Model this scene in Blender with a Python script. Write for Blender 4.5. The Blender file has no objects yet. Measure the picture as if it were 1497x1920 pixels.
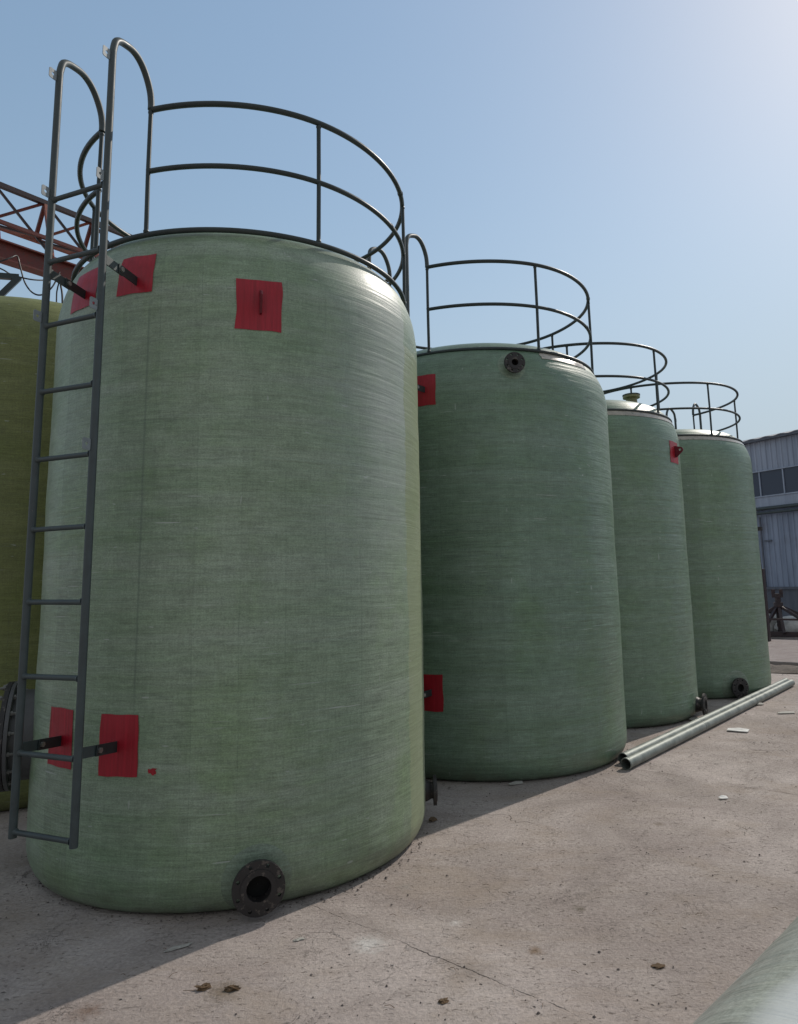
import bpy, bmesh, math, random
from mathutils import Vector, Matrix, noise
random.seed(7)
C = bpy.context.scene.collection
S = bpy.context.scene
R = math.radians

# ------------------------------------------------------------------ camera, sky, sun, exposure
F, PITCH, ROLL, PX, PY = 1305.85, 0.148543, -0.02198, 796.105, 900.703
cam = bpy.data.cameras.new("camera"); co = bpy.data.objects.new("camera", cam); C.objects.link(co)
cam.sensor_fit = 'HORIZONTAL'; cam.sensor_width = 36.0; cam.lens = F/1497*36.0
cam.shift_x = (748.5-PX)/1497; cam.shift_y = (PY-960)/1497
cam.clip_start = 0.05; cam.clip_end = 2000
fw = Vector((0, math.cos(PITCH), math.sin(PITCH))); up0 = Vector((0, -math.sin(PITCH), math.cos(PITCH))); ri0 = Vector((1, 0, 0))
ri = ri0*math.cos(ROLL)+up0*math.sin(ROLL); up = -ri0*math.sin(ROLL)+up0*math.cos(ROLL)
M = Matrix((ri, up, -fw)).transposed().to_4x4(); M.translation = Vector((0, 0, 1.6))
co.matrix_world = M
S.camera = co

SUN_AZ, SUN_EL = 44.0, 42.0          # azimuth from +X towards +Y
world = bpy.data.worlds.new("World"); S.world = world; world.use_nodes = True
wt = world.node_tree; wt.nodes.clear()
sky = wt.nodes.new('ShaderNodeTexSky'); sky.sky_type = 'NISHITA'; sky.sun_disc = False
sky.sun_elevation = R(SUN_EL); sky.sun_rotation = R(90-SUN_AZ)
sky.air_density = 1.6; sky.dust_density = 0.6; sky.ozone_density = 1.5; sky.altitude = 0
bg = wt.nodes.new('ShaderNodeBackground'); bg.inputs['Strength'].default_value = 0.125
wo = wt.nodes.new('ShaderNodeOutputWorld')
# hazy air: soften the sky's own contrast between the sun side and the far side
k1 = wt.nodes.new('ShaderNodeVectorMath'); k1.operation = 'MULTIPLY'; k1.inputs[1].default_value = (2.6, 2.6, 2.6)
k2 = wt.nodes.new('ShaderNodeGamma'); k2.inputs[1].default_value = .58
k3 = wt.nodes.new('ShaderNodeHueSaturation'); k3.inputs['Saturation'].default_value = 1.34; k3.inputs['Value'].default_value = 1.0
k4 = wt.nodes.new('ShaderNodeVectorMath'); k4.operation = 'MULTIPLY'; k4.inputs[1].default_value = (1.07, 1.08, 1.10)
wt.links.new(sky.outputs[0], k1.inputs[0]); wt.links.new(k1.outputs[0], k2.inputs[0]); wt.links.new(k2.outputs[0], k3.inputs['Color']); wt.links.new(k3.outputs[0], k4.inputs[0])
# hazy horizon band; unseen pale fill overhead and behind, added to lift ambient light
tcw = wt.nodes.new('ShaderNodeTexCoord'); sx = wt.nodes.new('ShaderNodeSeparateXYZ'); wt.links.new(tcw.outputs['Generated'], sx.inputs[0])
def wramp(sock, a, b, lo=0., hi=1.):
    x = wt.nodes.new('ShaderNodeMapRange'); x.interpolation_type = 'SMOOTHSTEP'; wt.links.new(sock, x.inputs[0])
    for i_, v_ in enumerate((a, b, lo, hi)): x.inputs[i_+1].default_value = v_
    return x.outputs[0]
def wmix(f, a, col):
    x = wt.nodes.new('ShaderNodeMix'); x.data_type = 'RGBA'; wt.links.new(f, x.inputs[0]); wt.links.new(a, x.inputs[6]); x.inputs[7].default_value = (*[c_/SKY for c_ in col], 1); return x.outputs[2]
SKY = 0.125
c1 = wmix(wramp(sx.outputs[2], .0, .50, .90, 0.), k4.outputs[0], (.40, .49, .60))
mxx = wt.nodes.new('ShaderNodeMath'); mxx.operation = 'MAXIMUM'
wt.links.new(wramp(sx.outputs[2], .70, .92), mxx.inputs[0]); wt.links.new(wramp(sx.outputs[1], .15, -.45), mxx.inputs[1])
c2 = wmix(mxx.outputs[0], c1, (.37, .41, .45))
wt.links.new(c2, bg.inputs[0]); wt.links.new(bg.outputs[0], wo.inputs[0])
sl = bpy.data.lights.new("sun", 'SUN'); sl.energy = 2.5; sl.angle = R(0.6); sl.color = (1.0, 0.93, 0.84)
so = bpy.data.objects.new("sun", sl); C.objects.link(so)
sd = Vector((math.cos(R(SUN_EL))*math.cos(R(SUN_AZ)), math.cos(R(SUN_EL))*math.sin(R(SUN_AZ)), math.sin(R(SUN_EL))))
so.rotation_euler = sd.to_track_quat('Z', 'Y').to_euler(); so.location = (0, 0, 20)
S.view_settings.view_transform = 'Standard'; S.view_settings.look = 'None'
S.view_settings.exposure = 0.0; S.view_settings.gamma = 1.0
S.render.engine = 'CYCLES'

# ------------------------------------------------------------------ node helper
class NT:
    def __init__(s, name):
        s.m = bpy.data.materials.new(name); s.m.use_nodes = True
        s.t = s.m.node_tree; s.t.nodes.clear()
        s.out = s.n('ShaderNodeOutputMaterial'); s.b = s.n('ShaderNodeBsdfPrincipled')
        s.l(s.b.outputs[0], s.out.inputs['Surface'])
        s.tc = s.n('ShaderNodeTexCoord')
    def n(s, t, **k):
        x = s.t.nodes.new(t)
        for a, v in k.items(): setattr(x, a, v)
        return x
    def l(s, a, b): s.t.links.new(a, b)
    def put(s, sock, v):
        if hasattr(v, 'is_output') or hasattr(v, 'links'): s.l(v, sock)
        else: sock.default_value = v
    def obj(s): return s.tc.outputs['Object']
    def map(s, vec, scale, loc=(0, 0, 0), rot=(0, 0, 0)):
        m = s.n('ShaderNodeMapping'); s.l(vec, m.inputs[0])
        m.inputs['Scale'].default_value = scale; m.inputs['Location'].default_value = loc; m.inputs['Rotation'].default_value = rot
        return m.outputs[0]
    def noise(s, vec, scale=1, detail=4, rough=.55, dist=0):
        x = s.n('ShaderNodeTexNoise'); s.l(vec, x.inputs['Vector'])
        x.inputs['Scale'].default_value = scale; x.inputs['Detail'].default_value = detail
        x.inputs['Roughness'].default_value = rough; x.inputs['Distortion'].default_value = dist
        return x.outputs[0]
    def ramp(s, f, a, b, lo=0., hi=1.):
        x = s.n('ShaderNodeMapRange'); s.put(x.inputs[0], f)
        x.inputs[1].default_value = a; x.inputs[2].default_value = b; x.inputs[3].default_value = lo; x.inputs[4].default_value = hi
        return x.outputs[0]
    def mix(s, f, a, b, mode='MIX'):
        x = s.n('ShaderNodeMix', data_type='RGBA', blend_type=mode)
        s.put(x.inputs[0], f)
        s.put(x.inputs[6], a if not isinstance(a, tuple) else (*a, 1)); s.put(x.inputs[7], b if not isinstance(b, tuple) else (*b, 1))
        return x.outputs[2]
    def math(s, op, a, b=0., c=0.):
        x = s.n('ShaderNodeMath', operation=op)
        s.put(x.inputs[0], a); s.put(x.inputs[1], b)
        if op in ('MULTIPLY_ADD', 'SMOOTH_MIN', 'WRAP', 'COMPARE'): s.put(x.inputs[2], c)
        return x.outputs[0]
    def bump(s, h, st, dist, prev=None):
        x = s.n('ShaderNodeBump'); s.l(h, x.inputs['Height']); x.inputs['Strength'].default_value = st; x.inputs['Distance'].default_value = dist
        if prev is not None: s.l(prev, x.inputs['Normal'])
        return x.outputs[0]
    def fin(s, col=None, rough=None, nor=None, metal=0., spec=None):
        if col is not None: s.put(s.b.inputs['Base Color'], col if not isinstance(col, tuple) else (*col, 1))
        if rough is not None: s.put(s.b.inputs['Roughness'], rough)
        if nor is not None: s.l(nor, s.b.inputs['Normal'])
        s.b.inputs['Metallic'].default_value = metal
        if spec is not None: s.b.inputs['Specular IOR Level'].default_value = spec
        return s.m

EDGE, SEAM = -21.5, -101.0
def frp(name, dark, mid, grey, seed=0., rough=.34, wrinkle=1.0, near=False, mott=.36):
    """filament-wound green fibreglass: horizontal windings, faint cross weave, scuffs"""
    g = NT(name); o = g.obj()
    o = g.map(o, (1, 1, 1), (0, 0, seed*7.3))
    big = g.noise(g.map(o, (.9, .9, .55)), 1, 3, .6)
    band = g.noise(g.map(o, (.55, .55, 9)), 1, 4, .6)
    hor = g.noise(g.map(o, (7, 7, 130)), 1, 4, .75)
    hor2 = g.noise(g.map(o, (1.2, 1.2, 42)), 1, 3, .6)
    ver = g.noise(g.map(o, (95, 95, 10)), 1, 4, .75)
    fine = g.noise(g.map(o, (1, 1, 1.5)), 105, 4, .85)
    col = g.mix(g.ramp(big, .36, .64), dark, mid)
    col = g.mix(g.ramp(band, .42, .68, 0, .5), col, grey)
    mot = g.noise(g.map(o, (1.6, 1.6, 1.3), (3, 7, 2)), 1, 5, .68)
    col = g.mix(g.ramp(mot, .50, .68, 0, mott), col, tuple(x*y for x, y in zip(dark, (.82, .95, .52))))
    cl = g.noise(g.map(o, (7, 7, 20)), 1, 5, .75)
    col = g.mix(1.0, col, g.mix(g.ramp(cl, .3, .7), (.84, .84, .84), (1.15, 1.15, 1.15)), 'MULTIPLY')
    # broad panels between the vertical laps of the laminate
    sep = g.n('ShaderNodeSeparateXYZ'); g.l(g.obj(), sep.inputs[0])
    an = g.math('ARCTAN2', sep.outputs[1], sep.outputs[0])
    wob = g.noise(g.map(o, (1, 1, .8)), 1.5, 2)
    an2 = g.math('ADD', g.math('MULTIPLY', an, 5.3), g.math('MULTIPLY', wob, .12))
    wn = g.n('ShaderNodeTexWhiteNoise', noise_dimensions='1D'); g.l(g.math('FLOOR', an2), wn.inputs[1])
    col = g.mix(.28, col, g.mix(wn.outputs[0], (.55, .55, .55), (1.15, 1.15, 1.15)), 'MULTIPLY')
    lap = g.ramp(g.math('ABSOLUTE', g.math('SUBTRACT', g.math('FRACT', an2), .5)), .485, .5)
    lap = g.math('MULTIPLY', lap, g.ramp(g.noise(g.map(o, (2, 2, 1.3)), 1, 2), .45, .62))
    col = g.mix(g.math('MULTIPLY', lap, .3), col, (.05, .08, .06))
    tex = g.math('ADD', g.math('MULTIPLY', g.ramp(hor, .3, .7), .42), g.math('ADD', g.math('MULTIPLY', g.ramp(ver, .32, .68), .20), g.math('MULTIPLY', g.ramp(fine, .34, .66), .55)))
    col = g.mix(1.0, col, g.mix(tex, (.44, .44, .44), (1.46, 1.46, 1.46)), 'MULTIPLY')
    # pale hairline scratches and little flecks
    sc = g.noise(g.map(o, (3.3, 3.3, 95), (3, 1, 5), (R(1.5), 0, 0)), 1, 1, .4)
    msk = g.ramp(g.noise(o, 2.1, 3, .6), .53, .66)
    s1 = g.math('MULTIPLY', g.ramp(sc, .705, .735), msk)
    fl = g.noise(g.map(o, (9, 9, 42), (7, 2, 1)), 1, 2, .5)
    s2 = g.math('MULTIPLY', g.ramp(fl, .73, .77), .8)
    sc3 = g.noise(g.map(o, (30, 30, 7), (1, 4, 1)), 1, 1, .5)
    s3 = g.math('MULTIPLY', g.ramp(sc3, .78, .81), .6)
    s = g.math('MINIMUM', g.math('ADD', g.math('ADD', s1, s2), s3), 1.)
    col = g.mix(g.math('MULTIPLY', s, .8), col, (.42, .46, .42))
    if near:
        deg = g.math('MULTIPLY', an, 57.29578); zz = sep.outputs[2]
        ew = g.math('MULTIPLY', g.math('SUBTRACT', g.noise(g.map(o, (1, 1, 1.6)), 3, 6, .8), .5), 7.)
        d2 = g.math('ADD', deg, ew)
        # pale resin-rich wrap with sheen painted in, ragged edge, bare olive laminate beyond it
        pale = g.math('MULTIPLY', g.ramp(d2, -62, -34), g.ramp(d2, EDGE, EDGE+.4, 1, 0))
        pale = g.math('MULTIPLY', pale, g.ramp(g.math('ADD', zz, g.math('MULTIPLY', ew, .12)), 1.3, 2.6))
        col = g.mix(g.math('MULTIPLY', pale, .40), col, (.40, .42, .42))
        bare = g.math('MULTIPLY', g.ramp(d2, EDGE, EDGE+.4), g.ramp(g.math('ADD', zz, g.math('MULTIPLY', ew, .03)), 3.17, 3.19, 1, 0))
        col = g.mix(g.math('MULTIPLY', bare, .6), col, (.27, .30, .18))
        # dark lap line with short cross laps
        lp = g.ramp(g.math('ABSOLUTE', g.math('SUBTRACT', g.math('ADD', deg, g.math('MULTIPLY', ew, .05)), SEAM)), .12, .42, 1, 0)
        lp = g.math('MULTIPLY', lp, g.math('MULTIPLY', g.ramp(zz, .95, 1.1), g.ramp(zz, 3.1, 3.2, 1, 0)))
        zf = g.math('ABSOLUTE', g.math('SUBTRACT', g.math('FRACT', g.math('DIVIDE', g.math('ADD', zz, g.math('MULTIPLY', ew, .004)), .37)), .5))
        cr = g.math('MULTIPLY', g.ramp(zf, .0, .010, 1, 0), g.math('MULTIPLY', g.ramp(deg, SEAM-11.5, SEAM-11), g.ramp(deg, SEAM-.2, SEAM+.2, 1, 0)))
        cr = g.math('MULTIPLY', cr, g.math('MULTIPLY', g.ramp(zz, 1.0, 1.2), g.ramp(zz, 3.0, 3.2, 1, 0)))
        col = g.mix(g.math('MULTIPLY', g.math('MAXIMUM', lp, g.math('MULTIPLY', cr, .7)), .42), col, (.07, .10, .08))
    # grime close to the ground
    dz = g.ramp(g.math('ADD', sep.outputs[2], g.math('MULTIPLY', g.noise(o, 9, 4, .7), .10)), .05, .30, .75, 0.)
    col = g.mix(g.math('MULTIPLY', dz, g.ramp(g.noise(o, 5, 4, .6), .35, .7)), col, (.09, .085, .06))
    wl = g.noise(g.map(o, (1.0, 1.0, 30), (5, 5, 9)), 1, 2, .5, .4)
    wl = g.math('MULTIPLY', g.ramp(g.math('ABSOLUTE', g.math('SUBTRACT', wl, .5)), .0, .018, 1, 0), g.ramp(g.noise(o, 1.7, 3), .50, .62))
    col = g.mix(g.math('MULTIPLY', wl, .35), col, (.06, .08, .065))
    n1 = g.bump(hor2, .35*wrinkle, .012)
    n2 = g.bump(g.math('ADD', hor, g.math('MULTIPLY', ver, .5)), .22, .004, n1)
    wr = g.noise(g.map(o, (1.1, 1.1, 17), (2, 5, 3)), 1, 2, .5, .6)
    n2 = g.bump(wr, .5*wrinkle, .016, n2)
    rg = g.math('ADD', g.ramp(big, .3, .7, rough-.06, rough+.10), g.math('MULTIPLY', fine, .08))
    return g.fin(col, rg, n2, spec=.5)

def paint(name, col, rough=.4, chip=None, chipamt=.68, metal=0.):
    g = NT(name); o = g.obj()
    v = g.noise(o, 9, 4, .6)
    c = g.mix(g.ramp(v, .35, .7), tuple(x*.8 for x in col), tuple(x*1.2 for x in col))
    if chip:
        c = g.mix(g.ramp(g.noise(g.map(o, (1, 1, 1), (4, 4, 4)), 24, 4, .7), chipamt, chipamt+.05), c, chip)
    n = g.bump(g.noise(o, 45, 2), .06, .002)
    return g.fin(c, g.ramp(v, .3, .7, rough-.08, rough+.12), n, metal)

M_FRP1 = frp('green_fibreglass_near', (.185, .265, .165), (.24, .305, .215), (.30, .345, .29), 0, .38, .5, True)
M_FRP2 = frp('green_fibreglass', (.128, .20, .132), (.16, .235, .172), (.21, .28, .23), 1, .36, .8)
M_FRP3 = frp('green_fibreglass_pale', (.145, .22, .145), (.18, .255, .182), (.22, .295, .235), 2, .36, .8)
M_FRP0 = frp('olive_fibreglass', (.135, .155, .045), (.17, .185, .06), (.19, .205, .085), 3, .5, .6)
M_FRPP = frp('pale_fibreglass_pipe', (.29, .31, .27), (.35, .36, .325), (.42, .44, .40), 4, .26, 1.0, mott=.1)
M_STEEL = paint('dark_green_paint', (.022, .034, .034), .38, (.12, .10, .08), .70)
M_LADDER = paint('slate_paint', (.050, .066, .068), .48, (.14, .12, .10), .70)
M_FLANGE = paint('black_flange_paint', (.026, .023, .023), .55, (.10, .085, .075), .58)
M_MANWAY = paint('grey_manway_paint', (.085, .085, .088), .5, (.09, .08, .07), .63)
M_BORE_SHADE = paint('bore_shade', (.006, .006, .006), .9)
M_BOLTD = paint('dull_bolt', (.20, .20, .19), .5, (.08, .06, .05), .6, .5)
M_BOLT = paint('zinc_bolt', (.45, .44, .42), .35, None, .7, .8)
g = NT('red_marking_paint'); o = g.obj()
a = g.noise(g.map(o, (60, 60, 2.5)), 1, 4, .7); b_ = g.noise(o, 4, 3)
M_RED = g.fin(g.mix(g.ramp(a, .3, .7), (.25, .004, .012), (.41, .010, .026)), g.ramp(b_, .3, .7, .35, .6), g.bump(a, .35, .004))
M_LUG = paint('red_lug_paint', (.13, .006, .016), .4)
M_GAL = paint('zinc_clip', (.22, .25, .26), .4, (.12, .10, .08), .62)
M_RUST = paint('rusty_red_steel', (.15, .030, .022), .55, (.10, .045, .03), .56)
M_RUST2 = paint('orange_primer_steel', (.24, .065, .038), .6, (.13, .05, .03), .56)
M_DARKRUST = paint('dark_steel', (.035, .022, .025), .5, (.12, .05, .03), .6)
M_RUBBER = paint('black_cable', (.012, .012, .014), .5)
M_STRIP = paint('pale_laminate_strip', (.42, .38, .32), .16, (.2, .22, .17), .58)  # glossy laminate, coloured pale partly to stand for the sun's highlight on the shoulder
M_HALO = frp('grey_laminate_pad', (.17, .23, .16), (.20, .26, .19), (.25, .30, .25), 5, .45)
M_DOMESTUB = paint('olive_fibreglass_stub', (.22, .21, .10), .45)
M_BAG = paint('white_woven_bag', (.55, .55, .53), .7)
M_FOAM = paint('white_foam', (.78, .77, .74), .7)
M_CLOD = paint('brown_clod', (.12, .075, .04), .9)
M_GRIT = paint('grey_grit', (.13, .11, .10), .9)
M_SCRAP = paint('pale_fibre_scrap', (.40, .38, .34), .7)

# ------------------------------------------------------------------ object helpers
def tag(o, label, cat, group=None, kind=None):
    if label: o['label'] = label
    if cat: o['category'] = cat
    if group: o['group'] = group
    if kind: o['kind'] = kind
    return o
def thing(name, label, cat, loc, group=None):
    o = bpy.data.objects.new(name, None); C.objects.link(o); o.location = loc; o.empty_display_size = .1
    return tag(o, label, cat, group)
class MB:
    def __init__(s): s.v = []; s.f = []
    def add(s, vs, fs):
        b = len(s.v); s.v += [tuple(v) for v in vs]; s.f += [tuple(b+i for i in f) for f in fs]
    def box(s, c, size, ax=None):
        """box centred at c, with axis triple ax (rows: unit vectors)"""
        ax = ax or (Vector((1, 0, 0)), Vector((0, 1, 0)), Vector((0, 0, 1))); c = Vector(c)
        vs = [c+ax[0]*(i*size[0]/2)+ax[1]*(j*size[1]/2)+ax[2]*(k*size[2]/2) for i in (-1, 1) for j in (-1, 1) for k in (-1, 1)]
        s.add(vs, [(0, 1, 3, 2), (4, 6, 7, 5), (0, 4, 5, 1), (2, 3, 7, 6), (0, 2, 6, 4), (1, 5, 7, 3)])
    def beam(s, a, b, w, h, upv=(0, 0, 1)):
        a = Vector(a); b = Vector(b); d = (b-a).normalized(); u = Vector(upv)
        if abs(d.dot(u)) > .99: u = Vector((1, 0, 0))
        x = d.cross(u).normalized(); z = x.cross(d)
        s.box((a+b)/2, ((b-a).length, w, h), (d, x, z))
    def tube(s, pts, r, n=12, closed=False, cap=True):
        pts = [Vector(p) for p in pts]; N = len(pts); rings = []
        T = []
        for i in range(N):
            if closed: t = pts[(i+1) % N]-pts[i-1]
            else: t = pts[min(i+1, N-1)]-pts[max(i-1, 0)]
            T.append(t.normalized())
        u = T[0].orthogonal().normalized(); b = len(s.v)
        for i in range(N):
            u = (u-T[i]*u.dot(T[i])).normalized(); w = T[i].cross(u)
            rr = r[i] if isinstance(r, (list, tuple)) else r
            for k in range(n):
                a = 2*math.pi*k/n; s.v.append(tuple(pts[i]+u*(math.cos(a)*rr)+w*(math.sin(a)*rr)))
        off = 0
        if closed:   # match the frame after one turn
            d = [(Vector(s.v[b+(N-1)*n]) - Vector(s.v[b+k])).length for k in range(n)]; off = d.index(min(d))
        for i in range(N-1 if not closed else N):
            for k in range(n):
                o2 = off if (closed and i == N-1) else 0
                a0 = b+i*n+k; a1 = b+i*n+(k+1) % n; j = (i+1) % N
                s.f.append((a0, a1, b+j*n+(k+1+o2) % n, b+j*n+(k+o2) % n))
        if cap and not closed:
            s.f.append(tuple(b+k for k in reversed(range(n)))); s.f.append(tuple(b+(N-1)*n+k for k in range(n)))
    def lathe(s, prof, n=64, org=(0, 0, 0), ax=None, wob=0., capends=False):
        """prof list of (r,z) round axis ax[2]"""
        ax = ax or (Vector((1, 0, 0)), Vector((0, 1, 0)), Vector((0, 0, 1))); org = Vector(org); b = len(s.v)
        for (r, z) in prof:
            for k in range(n):
                a = 2*math.pi*k/n; rr = r
                if wob and r > .3: rr += wob*noise.noise(Vector((math.cos(a)*1.3, math.sin(a)*1.3, z*1.1)))+wob*.35*noise.noise(Vector((math.cos(a)*2.5, math.sin(a)*2.5, z*9)))
                s.v.append(tuple(org+ax[0]*(math.cos(a)*rr)+ax[1]*(math.sin(a)*rr)+ax[2]*z))
        for i in range(len(prof)-1):
            for k in range(n):
                s.f.append((b+i*n+k, b+i*n+(k+1) % n, b+(i+1)*n+(k+1) % n, b+(i+1)*n+k))
        if capends:
            s.f.append(tuple(b+k for k in reversed(range(n)))); e = b+(len(prof)-1)*n; s.f.append(tuple(e+k for k in range(n)))
    def build(s, name, mat, parent=None, smooth=True, bevel=0., ang=40):
        me = bpy.data.meshes.new(name); me.from_pydata(s.v, [], s.f); me.validate(); me.update()
        bm = bmesh.new(); bm.from_mesh(me); bmesh.ops.recalc_face_normals(bm, faces=bm.faces[:])
        if smooth:
            for f in bm.faces: f.smooth = True
            for e in bm.edges:
                if len(e.link_faces) == 2 and e.calc_face_angle(0) > R(ang): e.smooth = False
        bm.to_mesh(me); bm.free()
        me.materials.append(mat)
        o = bpy.data.objects.new(name, me); C.objects.link(o)
        if parent is not None: o.parent = parent
        if bevel:
            m = o.modifiers.new('bevel', 'BEVEL'); m.width = bevel; m.segments = 2; m.limit_method = 'ANGLE'
        return o
def smoothpts(P, n=8):
    P = [Vector(p) for p in P]; out = []
    for i in range(len(P)-1):
        p0 = P[max(i-1, 0)]; p1 = P[i]; p2 = P[i+1]; p3 = P[min(i+2, len(P)-1)]
        for k in range(n):
            t = k/n
            out.append(.5*((2*p1)+(p2-p0)*t+(2*p0-5*p1+4*p2-p3)*t*t+(-p0+3*p1-3*p2+p3)*t**3))
    out.append(P[-1]); return out
def axes(deg):
    a = R(deg); n = Vector((math.cos(a), math.sin(a), 0)); t = Vector((-math.sin(a), math.cos(a), 0)); return n, t

# ------------------------------------------------------------------ ground
def ground_material():
    g = NT('weathered_concrete'); o = g.obj()
    big = g.noise(o, .55, 4, .6); mid = g.noise(o, 2.6, 5, .65); fine = g.noise(o, 55, 5, .75); fin2 = g.noise(o, 190, 3, .8)
    c = g.mix(g.ramp(big, .38, .62), (.345, .290, .266), (.46, .400, .372))
    c = g.mix(g.ramp(mid, .42, .70, 0, .55), c, (.43, .375, .34))
    c = g.mix(g.ramp(g.noise(g.map(o, (1, 1, 1), (9, 3, 0)), 1.3, 5, .7), .56, .74, 0, .5), c, (.28, .235, .195))
    c = g.mix(g.ramp(g.noise(g.map(o, (1, 1, 1), (2, 8, 0)), 2.2, 5, .75), .64, .76, 0, .6), c, (.52, .48, .46))
    pa = g.noise(g.map(o, (1, 1, 1), (4, 9, 0)), .9, 5, .7, .5)
    c = g.mix(1.0, c, g.mix(g.ramp(pa, .36, .66), (.80, .79, .78), (1.14, 1.14, 1.14)), 'MULTIPLY')
    # worn arcs left by dragged tanks and tyres
    for (cx, cy, r0, w_) in ((-3.0, 9.5, 7.2, .05), (-3.2, 9.2, 6.75, .04), (6.5, -1.0, 6.6, .07), (6.2, -1.4, 6.1, .05)):
        dv = g.n('ShaderNodeVectorMath', operation='DISTANCE'); g.l(o, dv.inputs[0]); dv.inputs[1].default_value = (cx, cy, 0)
        rr_ = g.math('ABSOLUTE', g.math('SUBTRACT', g.math('ADD', dv.outputs['Value'], g.math('MULTIPLY', g.noise(o, 1.6, 4, .6), .25)), r0))
        mk = g.math('MULTIPLY', g.ramp(rr_, 0, w_, .30, 0), g.ramp(g.noise(o, 4.5, 5, .75), .40, .62))
        c = g.mix(mk, c, (.20, .165, .145))
    c = g.mix(1.0, c, g.mix(g.ramp(fine, .25, .75), (.70, .70, .70), (1.30, 1.30, 1.30)), 'MULTIPLY')
    c = g.mix(1.0, c, g.mix(g.ramp(fin2, .2, .8), (.84, .84, .84), (1.14, 1.14, 1.14)), 'MULTIPLY')
    # trowel / drag marks
    st = g.noise(g.map(o, (2.5, 16, 1), (0, 0, 0), (0, 0, R(28))), 1.6, 4, .7, .8)
    c = g.mix(g.ramp(st, .58, .72, 0, .5), c, (.20, .17, .155))
    # pits
    v = g.n('ShaderNodeTexVoronoi'); g.l(g.map(o, (1, 1, 1)), v.inputs['Vector']); v.inputs['Scale'].default_value = 17
    pit = g.math('MULTIPLY', g.ramp(v.outputs['Distance'], .05, .14, 1, 0), g.ramp(g.noise(o, 7, 2), .5, .62))
    c = g.mix(g.math('MULTIPLY', pit, .8), c, (.05, .042, .04))
    rn = g.noise(g.map(o, (1, 1, 1), (5, 1, 0)), 5.5, 5, .62, 1.2)
    rid = g.math('MULTIPLY', g.ramp(g.math('ABSOLUTE', g.math('SUBTRACT', rn, .5)), .001, .007, 1, 0), g.ramp(g.noise(o, 2.9, 4, .7), .52, .66))
    c = g.mix(g.math('MULTIPLY', rid, .75), c, (.10, .10, .085))
    sp = g.noise(g.map(o, (1, 1.8, 1), (0, 0, 0), (0, 0, R(20))), 30, 4, .65); spk = g.math('MULTIPLY', g.ramp(sp, .61, .66), g.ramp(g.noise(o, 3.1, 3, .6), .36, .56))
    c = g.mix(g.math('MULTIPLY', spk, .6), c, (.15, .12, .10))
    sp2 = g.noise(g.map(o, (1, 1, 1), (3, 3, 0)), 19, 4, .7); c = g.mix(g.math('MULTIPLY', g.ramp(sp2, .66, .74), .35), c, (.60, .57, .54))
    dst = g.noise(g.map(o, (1, 1.6, 1), (8, 8, 0), (0, 0, R(35))), 1.1, 6, .72, .6)
    c = g.mix(g.ramp(dst, .50, .66, 0, .55), c, (.33, .265, .215))
    # hairline crack network, only in places
    wv = g.n('ShaderNodeVectorMath', operation='ADD'); nn = g.n('ShaderNodeTexNoise'); nn.inputs['Scale'].default_value = 2.4; nn.inputs['Detail'].default_value = 6
    g.l(o, nn.inputs['Vector']); sc = g.n('ShaderNodeVectorMath', operation='SCALE'); g.l(nn.outputs['Color'], sc.inputs[0]); sc.inputs['Scale'].default_value = .7
    g.l(o, wv.inputs[0]); g.l(sc.outputs[0], wv.inputs[1])
    v2 = g.n('ShaderNodeTexVoronoi', feature='DISTANCE_TO_EDGE'); g.l(wv.outputs[0], v2.inputs['Vector']); v2.inputs['Scale'].default_value = .8
    hair = g.math('MULTIPLY', g.ramp(v2.outputs[0], .001, .005, 1, 0), g.ramp(g.noise(o, 1.1, 3), .56, .66))
    c = g.mix(g.math('MULTIPLY', hair, .45), c, (.06, .05, .045))
    # slab joints, square to the row of tanks
    sep = g.n('ShaderNodeSeparateXYZ'); g.l(o, sep.inputs[0])
    s_ = g.math('ADD', g.math('MULTIPLY', sep.outputs[0], .643), g.math('MULTIPLY', sep.outputs[1], .766))
    s_ = g.math('ADD', s_, g.math('MULTIPLY', g.noise(o, 3.2, 5, .7), .09))
    fr = g.math('ABSOLUTE', g.math('SUBTRACT', g.math('FRACT', g.math('DIVIDE', g.math('SUBTRACT', s_, 2.575), 3.40)), .0))
    near = g.math('MINIMUM', fr, g.math('SUBTRACT', 1., fr))
    j = g.ramp(near, .0003, .0013, 1, 0)
    j = g.math('MULTIPLY', j, g.ramp(g.noise(o, 2.3, 3), .45, .58, .05, .85))
    c = g.mix(g.math('MULTIPLY', j, .85), c, (.045, .038, .035))
    jd = g.ramp(near, .0, .03, .35, 0)
    c = g.mix(g.math('MULTIPLY', jd, g.ramp(mid, .4, .6)), c, (.15, .12, .10))
    # a few rusty or oily stains with their own outline
    for (x, y, r, k) in ((-.30, 3.42, .10, (.62, .60, .57)), (.10, 3.60, .035, (.58, .55, .52)), (.44, 3.33, .05, (.20, .13, .075)), (.93, 3.18, .034, (.075, .06, .035)), (.72, 3.72, .05, (.12, .10, .07)), (-.86, 3.08, .10, (.17, .13, .09)), (1.5, 4.9, .05, (.20, .16, .12)), (-1.35, 2.96, .07, (.16, .10, .07)), (-.15, 4.02, .05, (.30, .27, .24))):
        d = g.n('ShaderNodeVectorMath', operation='DISTANCE'); g.l(o, d.inputs[0]); d.inputs[1].default_value = (x, y, 0)
        f = g.math('ADD', g.math('DIVIDE', d.outputs['Value'], r), g.math('MULTIPLY', g.noise(o, 24, 5, .8), 2.6))
        c = g.mix(g.ramp(f, 1.35, 2.3, .75, 0), c, k)
    h = g.math('ADD', g.math('MULTIPLY', fine, .5), g.math('ADD', g.math('MULTIPLY', mid, .8), g.math('MULTIPLY', st, .4)))
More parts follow.
